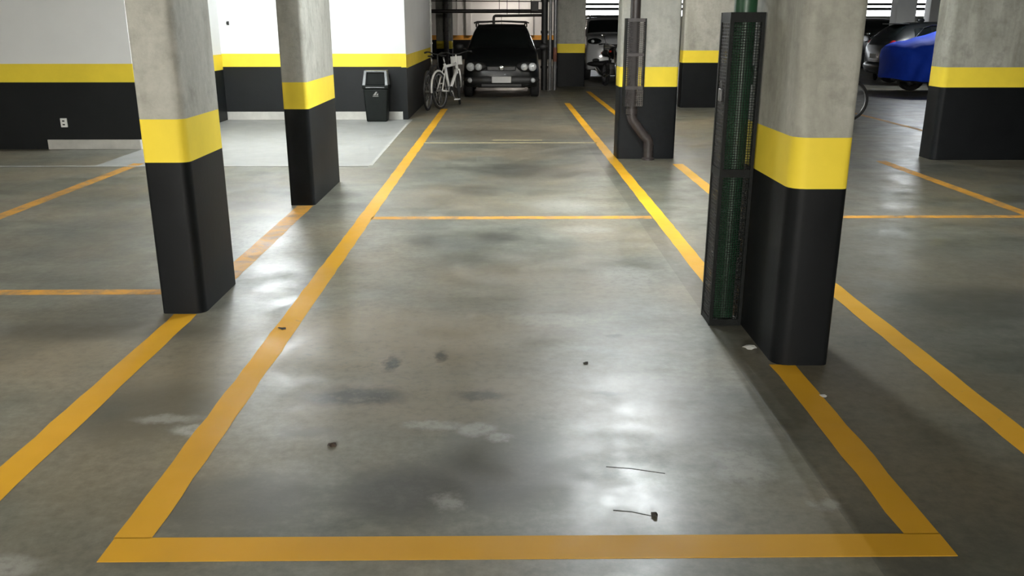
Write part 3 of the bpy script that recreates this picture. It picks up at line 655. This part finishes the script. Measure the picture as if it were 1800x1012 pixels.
# ------------------------------------------------------------------ bicycles
def bicycle(label, loc, rz, lean, paint, steer=0.0, basket=False, guards=True, bar=1.0):
    t = thing('bicycle', label, 'bicycle', loc, (lean, 0, rz), 'bicycles parked in the garage')
    R = .335; xb, xf = -.52, .52
    def bwheel(parent, x, y=0, nm='wheel'):
        pts = [(R*math.cos(2*PI*k/36)*.955+x, y, R*math.sin(2*PI*k/36)*.955+R) for k in range(36)]
        w = MB().tube(pts, .021, 8, closed=True).build(nm, M['rubber'], parent, smooth=True)
        pts = [((R-.045)*math.cos(2*PI*k/36)+x, y, (R-.045)*math.sin(2*PI*k/36)+R) for k in range(36)]
        MB().tube(pts, .012, 6, closed=True).build('rim', M['alloy'], w, smooth=True)
        s = MB()
        for k in range(18):
            a = 2*PI*k/18; s.tube([(x+.02*math.cos(a+1.4), y+(.03 if k%2 else -.03), R+.02*math.sin(a+1.4)), (x+(R-.05)*math.cos(a), y, R+(R-.05)*math.sin(a))], .0018, 4)
        s.tube([(x,y-.05,R),(x,y+.05,R)], .018, 8)
        s.build('spokes', M['spoke'], w)
        return w
    bwheel(t, xb)
    bb = (-.08,0,.29); st = (-.20,0,.80); ht = (.33,0,.80); hb = (.365,0,.68)
    b = MB()
    tk = 1.5 if paint == 'bikewhite' else 1.0
    b.tube([bb, st], .018*tk); b.tube([(-.19,0,.75), (.335,0,.775)], .017*tk); b.tube([bb, hb], .021*tk); b.tube([ht, hb], .021*tk)
    for s in (-1, 1):
        b.tube([(xb,s*.055,R),(-.20,s*.03,.30),bb], .011); b.tube([(xb,s*.055,R),(-.19,s*.02,.76)], .010)
    b.build('frame', M[paint], t, smooth=True)
    sp = MB().tube([(-.19,0,.76),(-.225,0,.92)], .014).build('seat_post', M['spoke'], t, smooth=True)
    MB().add([(-.36,-.075,.93),(-.36,.075,.93),(-.24,.05,.925),(-.10,.016,.93),(-.10,-.016,.93),(-.24,-.05,.925),
              (-.37,-.07,.975),(-.37,.07,.975),(-.24,.045,.96),(-.09,.014,.955),(-.09,-.014,.955),(-.24,-.045,.96)],
             [(5,4,3,2,1,0),(6,7,8,9,10,11)]+[(i,(i+1)%6,6+(i+1)%6,6+i) for i in range(6)]).build('saddle', M['saddle'], t, smooth=True, sub=2)
    # steering group about the head tube
    fk = MB()
    def rot(p):
        c, s_ = math.cos(steer), math.sin(steer); x, y, z = p[0]-.36, p[1], p[2]
        return (.36+x*c-y*s_, x*s_+y*c, z)
    for s in (-1, 1): fk.tube([rot((.37,s*.045,.67)), rot((.42,s*.055,.52)), rot((xf,s*.055,R))], [.015,.014,.009])
    fk.tube([rot((.37,-.05,.67)), rot((.37,.05,.67))], .016); fk.tube([rot((.365,0,.66)), rot((.30,0,.95))], .014)
    f_o = fk.build('fork', M[paint], t, smooth=True)
    w = bwheel(t, xf)
    for o in [w]+list(w.children):
        for v in o.data.vertices: v.co = rot(v.co)
    MB().tube([rot((p[0], p[1]*bar, p[2])) for p in ((.22,-.30,.99),(.31,-.22,1.0),(.33,-.06,.96),(.33,.06,.96),(.31,.22,1.0),(.22,.30,.99))], .012, 8).build('handlebar', M['trim'], t, smooth=True)
    for s in (-1, 1): MB().tube([rot((.21,s*.305*bar,.988)), rot((.28,s*.25*bar,1.0))], .017, 8).build('grip', M['saddle'], t, smooth=True)
    cr = MB().lathe([(.03,-.004),(.09,-.004),(.09,.004),(.03,.004),(.03,-.004)], 'y', (bb[0],-.045,bb[2]), 24).build('chainring', M['trim'], t)
    b = MB(); b.tube([(bb[0],-.06,bb[2]),(bb[0]+.06,-.07,bb[2]-.155)], .010, 8); b.tube([(bb[0],.06,bb[2]),(bb[0]-.06,.07,bb[2]+.155)], .010, 8); b.tube([(bb[0],-.06,bb[2]),(bb[0],.06,bb[2])], .018, 8)
    b.build('crank', M['spoke'], t, smooth=True)
    for s, dx, dz in ((-1,.06,-.155),(1,-.06,.155)): MB().box(bb[0]+dx-.045, bb[0]+dx+.045, s*.12-.045, s*.12+.045, bb[2]+dz-.012, bb[2]+dz+.012).build('pedal', M['bikewhite'] if paint == 'bikewhite' else M['trim'], t, bevel=.004)
    ch = [(bb[0]+.09*math.cos(a), -.045, bb[2]+.09*math.sin(a)) for a in np.linspace(-PI/2, PI/2, 9)]+[(xb+.04*math.cos(a), -.045, R+.04*math.sin(a)) for a in np.linspace(PI/2, 1.5*PI, 7)]
    MB().tube(ch, .005, 5, closed=True).build('chain', M['trim'], t)
    if guards:
        for x, a0, a1, st_ in ((xb, .25*PI, 1.02*PI, 0), (xf, .02*PI, .72*PI, 1)):
            p = [((R+.02)*math.cos(a)+x, 0, (R+.02)*math.sin(a)+R) for a in np.linspace(a0, a1, 12)]
            if st_: p = [rot(q) for q in p]
            MB().tube(p, .020, 8).build('mudguard', M[paint], t, smooth=True)
    if basket:
        b = MB(); x0, x1, y0_, y1_, z0, z1 = .40, .56, -.11, .11, .76, .92
        for a in ((x0,x0+.008,y0_,y1_,z0,z1),(x1-.008,x1,y0_,y1_,z0,z1),(x0,x1,y0_,y0_+.008,z0,z1),(x0,x1,y1_-.008,y1_,z0,z1),(x0,x1,y0_,y1_,z0,z0+.008)):
            m_ = MB().box(*a); b.add([rot(v) for v in m_.v], m_.f)
        b.build('basket', M['crate'], t)
    return t
# white bike: rear wheel near, front wheel further right and steered edge-on to the viewer
def place(px_rear, px_front): return math.atan2(px_front[1]-px_rear[1], px_front[0]-px_rear[0])
ra, fa = (-1.16, 16.2), (-.80, 17.17)
bicycle('white bicycle leaning by the wall, nearest the black wagon', ((ra[0]+fa[0])/2, (ra[1]+fa[1])/2, 0), place(ra, fa), -.07, 'bikewhite', .40, basket=True)
rb, fb = (-1.38, 15.92), (-1.24, 16.95)
bicycle('dark bicycle squeezed between the wall and the white bicycle', ((rb[0]+fb[0])/2, (rb[1]+fb[1])/2, 0), place(rb, fb), .02, 'bikeblack', .1, bar=.76)
bicycle('dark bicycle behind the big column, only one wheel showing', (4.96, 13.9, 0), 0.0, .04, 'bikeblack', .0, guards=False)

# ------------------------------------------------------------------ motorcycles
def motorcycle(label, loc, rz):
    t = thing('motorcycle', label, 'motorcycle', loc, (0,.0,rz), 'motorcycles parked in the garage')
    R = .30
    for x in (-.62, .66):
        pts = [(R*.84*math.cos(2*PI*k/28)+x, 0, R*.84*math.sin(2*PI*k/28)+R) for k in range(28)]
        w = MB().tube(pts, .048, 10, closed=True).build('wheel', M['rubber'], t, smooth=True)
        b = MB().lathe([(.18,-.03),(.21,-.03),(.21,.03),(.18,.03),(.18,-.03)], 'y', (x,0,R), 24)
        for k in range(5): a = 2*PI*k/5; b.tube([(x,0,R),(x+.19*math.cos(a),0,R+.19*math.sin(a))], .016, 6)
        b.build('rim', M['alloy'], w, auto=.6)
        MB().lathe([(.05,.035),(.12,.035),(.12,.04),(.05,.04),(.05,.035)], 'y', (x,0,R), 20).build('brake_disc', M['chrome'], w)
    MB().ellipsoid((.10,0,.84), (.26,.145,.13)).build('fuel_tank', M['carblack'], t, smooth=True)
    MB().ellipsoid((-.40,0,.82), (.40,.135,.065)).build('seat', M['saddle'], t, smooth=True)
    MB().ellipsoid((-.66,0,.80), (.22,.10,.09)).build('tail', M['carblack'], t, smooth=True)
    MB().ellipsoid((-.88,0,.80), (.03,.07,.045)).build('tail_light', M['amber'], t, smooth=True)
    e = MB().box(-.18,.22,-.13,.13,.30,.58).build('engine', M['iron_worn'], t, bevel=.04)
    for z in (.46,.49,.52,.55): MB().box(-.02,.24,-.145,.145,z,z+.012).build('cooling_fin', M['steel'], e)
    b = MB(); b.tube([(.40,0,.92),(.02,0,.70),(-.45,0,.74)], .025); b.tube([(.40,0,.86),(.24,0,.34),(-.2,0,.30),(-.3,0,.70)], .022)
    for s in (-1, 1): b.tube([(-.25,s*.09,.36),(-.62,s*.09,R)], .022)
    b.build('frame', M['trim'], t, smooth=True)
    fk = MB()
    for s in (-1, 1): fk.tube([(.66,s*.085,R),(.42,s*.085,.95)], .022)
    fk.build('fork', M['chrome'], t, smooth=True)
    MB().tube([(.24,-.38,1.04),(.34,-.26,1.06),(.40,-.08,1.0),(.40,.08,1.0),(.34,.26,1.06),(.24,.38,1.04)], .013, 8).build('handlebar', M['chrome'], t, smooth=True)
    for s in (-1, 1):
        MB().tube([(.20,s*.41,1.035),(.27,s*.345,1.045)], .02, 8).build('grip', M['saddle'], t, smooth=True)
        m = MB().tube([(.33,s*.27,1.06),(.36,s*.33,1.22)], .006, 6).build('mirror', M['trim'], t)
        MB().ellipsoid((.36,s*.35,1.25), (.02,.065,.04)).build('mirror_glass', M['chrome'], m, smooth=True)
        MB().ellipsoid((.50,s*.20,.88), (.04,.03,.025)).build('indicator', M['amber'], t, smooth=True)
    h = MB().ellipsoid((.52,0,.92), (.09,.11,.10)).build('headlight', M['trim'], t, smooth=True)
    MB().ellipsoid((.575,0,.92), (.05,.09,.085)).build('lamp_lens', M['lens'], h, smooth=True)
    MB().tube([((R*1.12)*math.cos(a)+.66, 0, (R*1.12)*math.sin(a)+R) for a in np.linspace(.15*PI, .85*PI, 10)], .055, 8).build('front_mudguard', M['carblack'], t, smooth=True)
    MB().tube([(.2,-.15,.32),(-.1,-.17,.26),(-.5,-.18,.32),(-.85,-.18,.42)], [.022,.022,.05,.045]).build('exhaust', M['chrome'], t, smooth=True)
    MB().tube([(-.05,.12,.28),(-.12,.28,.012)], .012, 8).build('kickstand', M['trim'], t)
motorcycle('black motorcycle parked in front of the white sport utility car', (2.70, 21.9, 0), -PI/2+.15)
motorcycle('black motorcycle parked left of the black hatchback', (10.75, 25.2, 0), -PI/2-.5)

# ------------------------------------------------------------------ litter on the floor
def scrap(name, label, cat, x, y, r, m, seed, h=.006, asp=1.0):
    q = random.Random(seed); n = 9; b = MB()
    ring = [(r*q.uniform(.65,1.1)*math.cos(2*PI*k/n)*asp, r*q.uniform(.65,1.1)*math.sin(2*PI*k/n), q.uniform(0,h)) for k in range(n)]
    b.add([(0,0,h)]+ring+[(0,0,.0)]+[(a,c,max(0,z-.0015)) for a,c,z in ring],
          [(0,1+k,1+(k+1)%n) for k in range(n)]+[(n+1,n+2+(k+1)%n,n+2+k) for k in range(n)]+[(1+k,n+2+k,n+2+(k+1)%n,1+(k+1)%n) for k in range(n)])
    o = b.build(name, M[m]); o.location = (x, y, ZL); o.rotation_euler = (0,0,q.uniform(0,3)); tag(o, label, cat)
scrap('dry_leaf', 'small dry brown leaf on the left part of the empty bay', 'leaf', -.642, 2.885, .020, 'leaf', 1, .010)
scrap('pebble', 'small black pebble near the front line of the empty bay', 'pebble', .477, 2.395, .014, 'crack', 2, .014)
scrap('dark_chip', 'tiny dark chip in the middle of the empty bay', 'chip', .376, 3.68, .014, 'crack', 4, .008)
scrap('dark_chip', 'tiny dark chip beside the left amber line', 'chip', -1.145, 4.17, .016, 'crack', 5, .006, 1.6)
scrap('paper_scrap', 'crumpled pale paper scrap beside the big caged column', 'paper', 1.185, 3.86, .035, 'paper', 6, .018)
scrap('paper_scrap', 'tiny white paper scrap on the amber line in front of the big column', 'paper', 1.345, 3.31, .015, 'paper', 8, .004, 1.4)
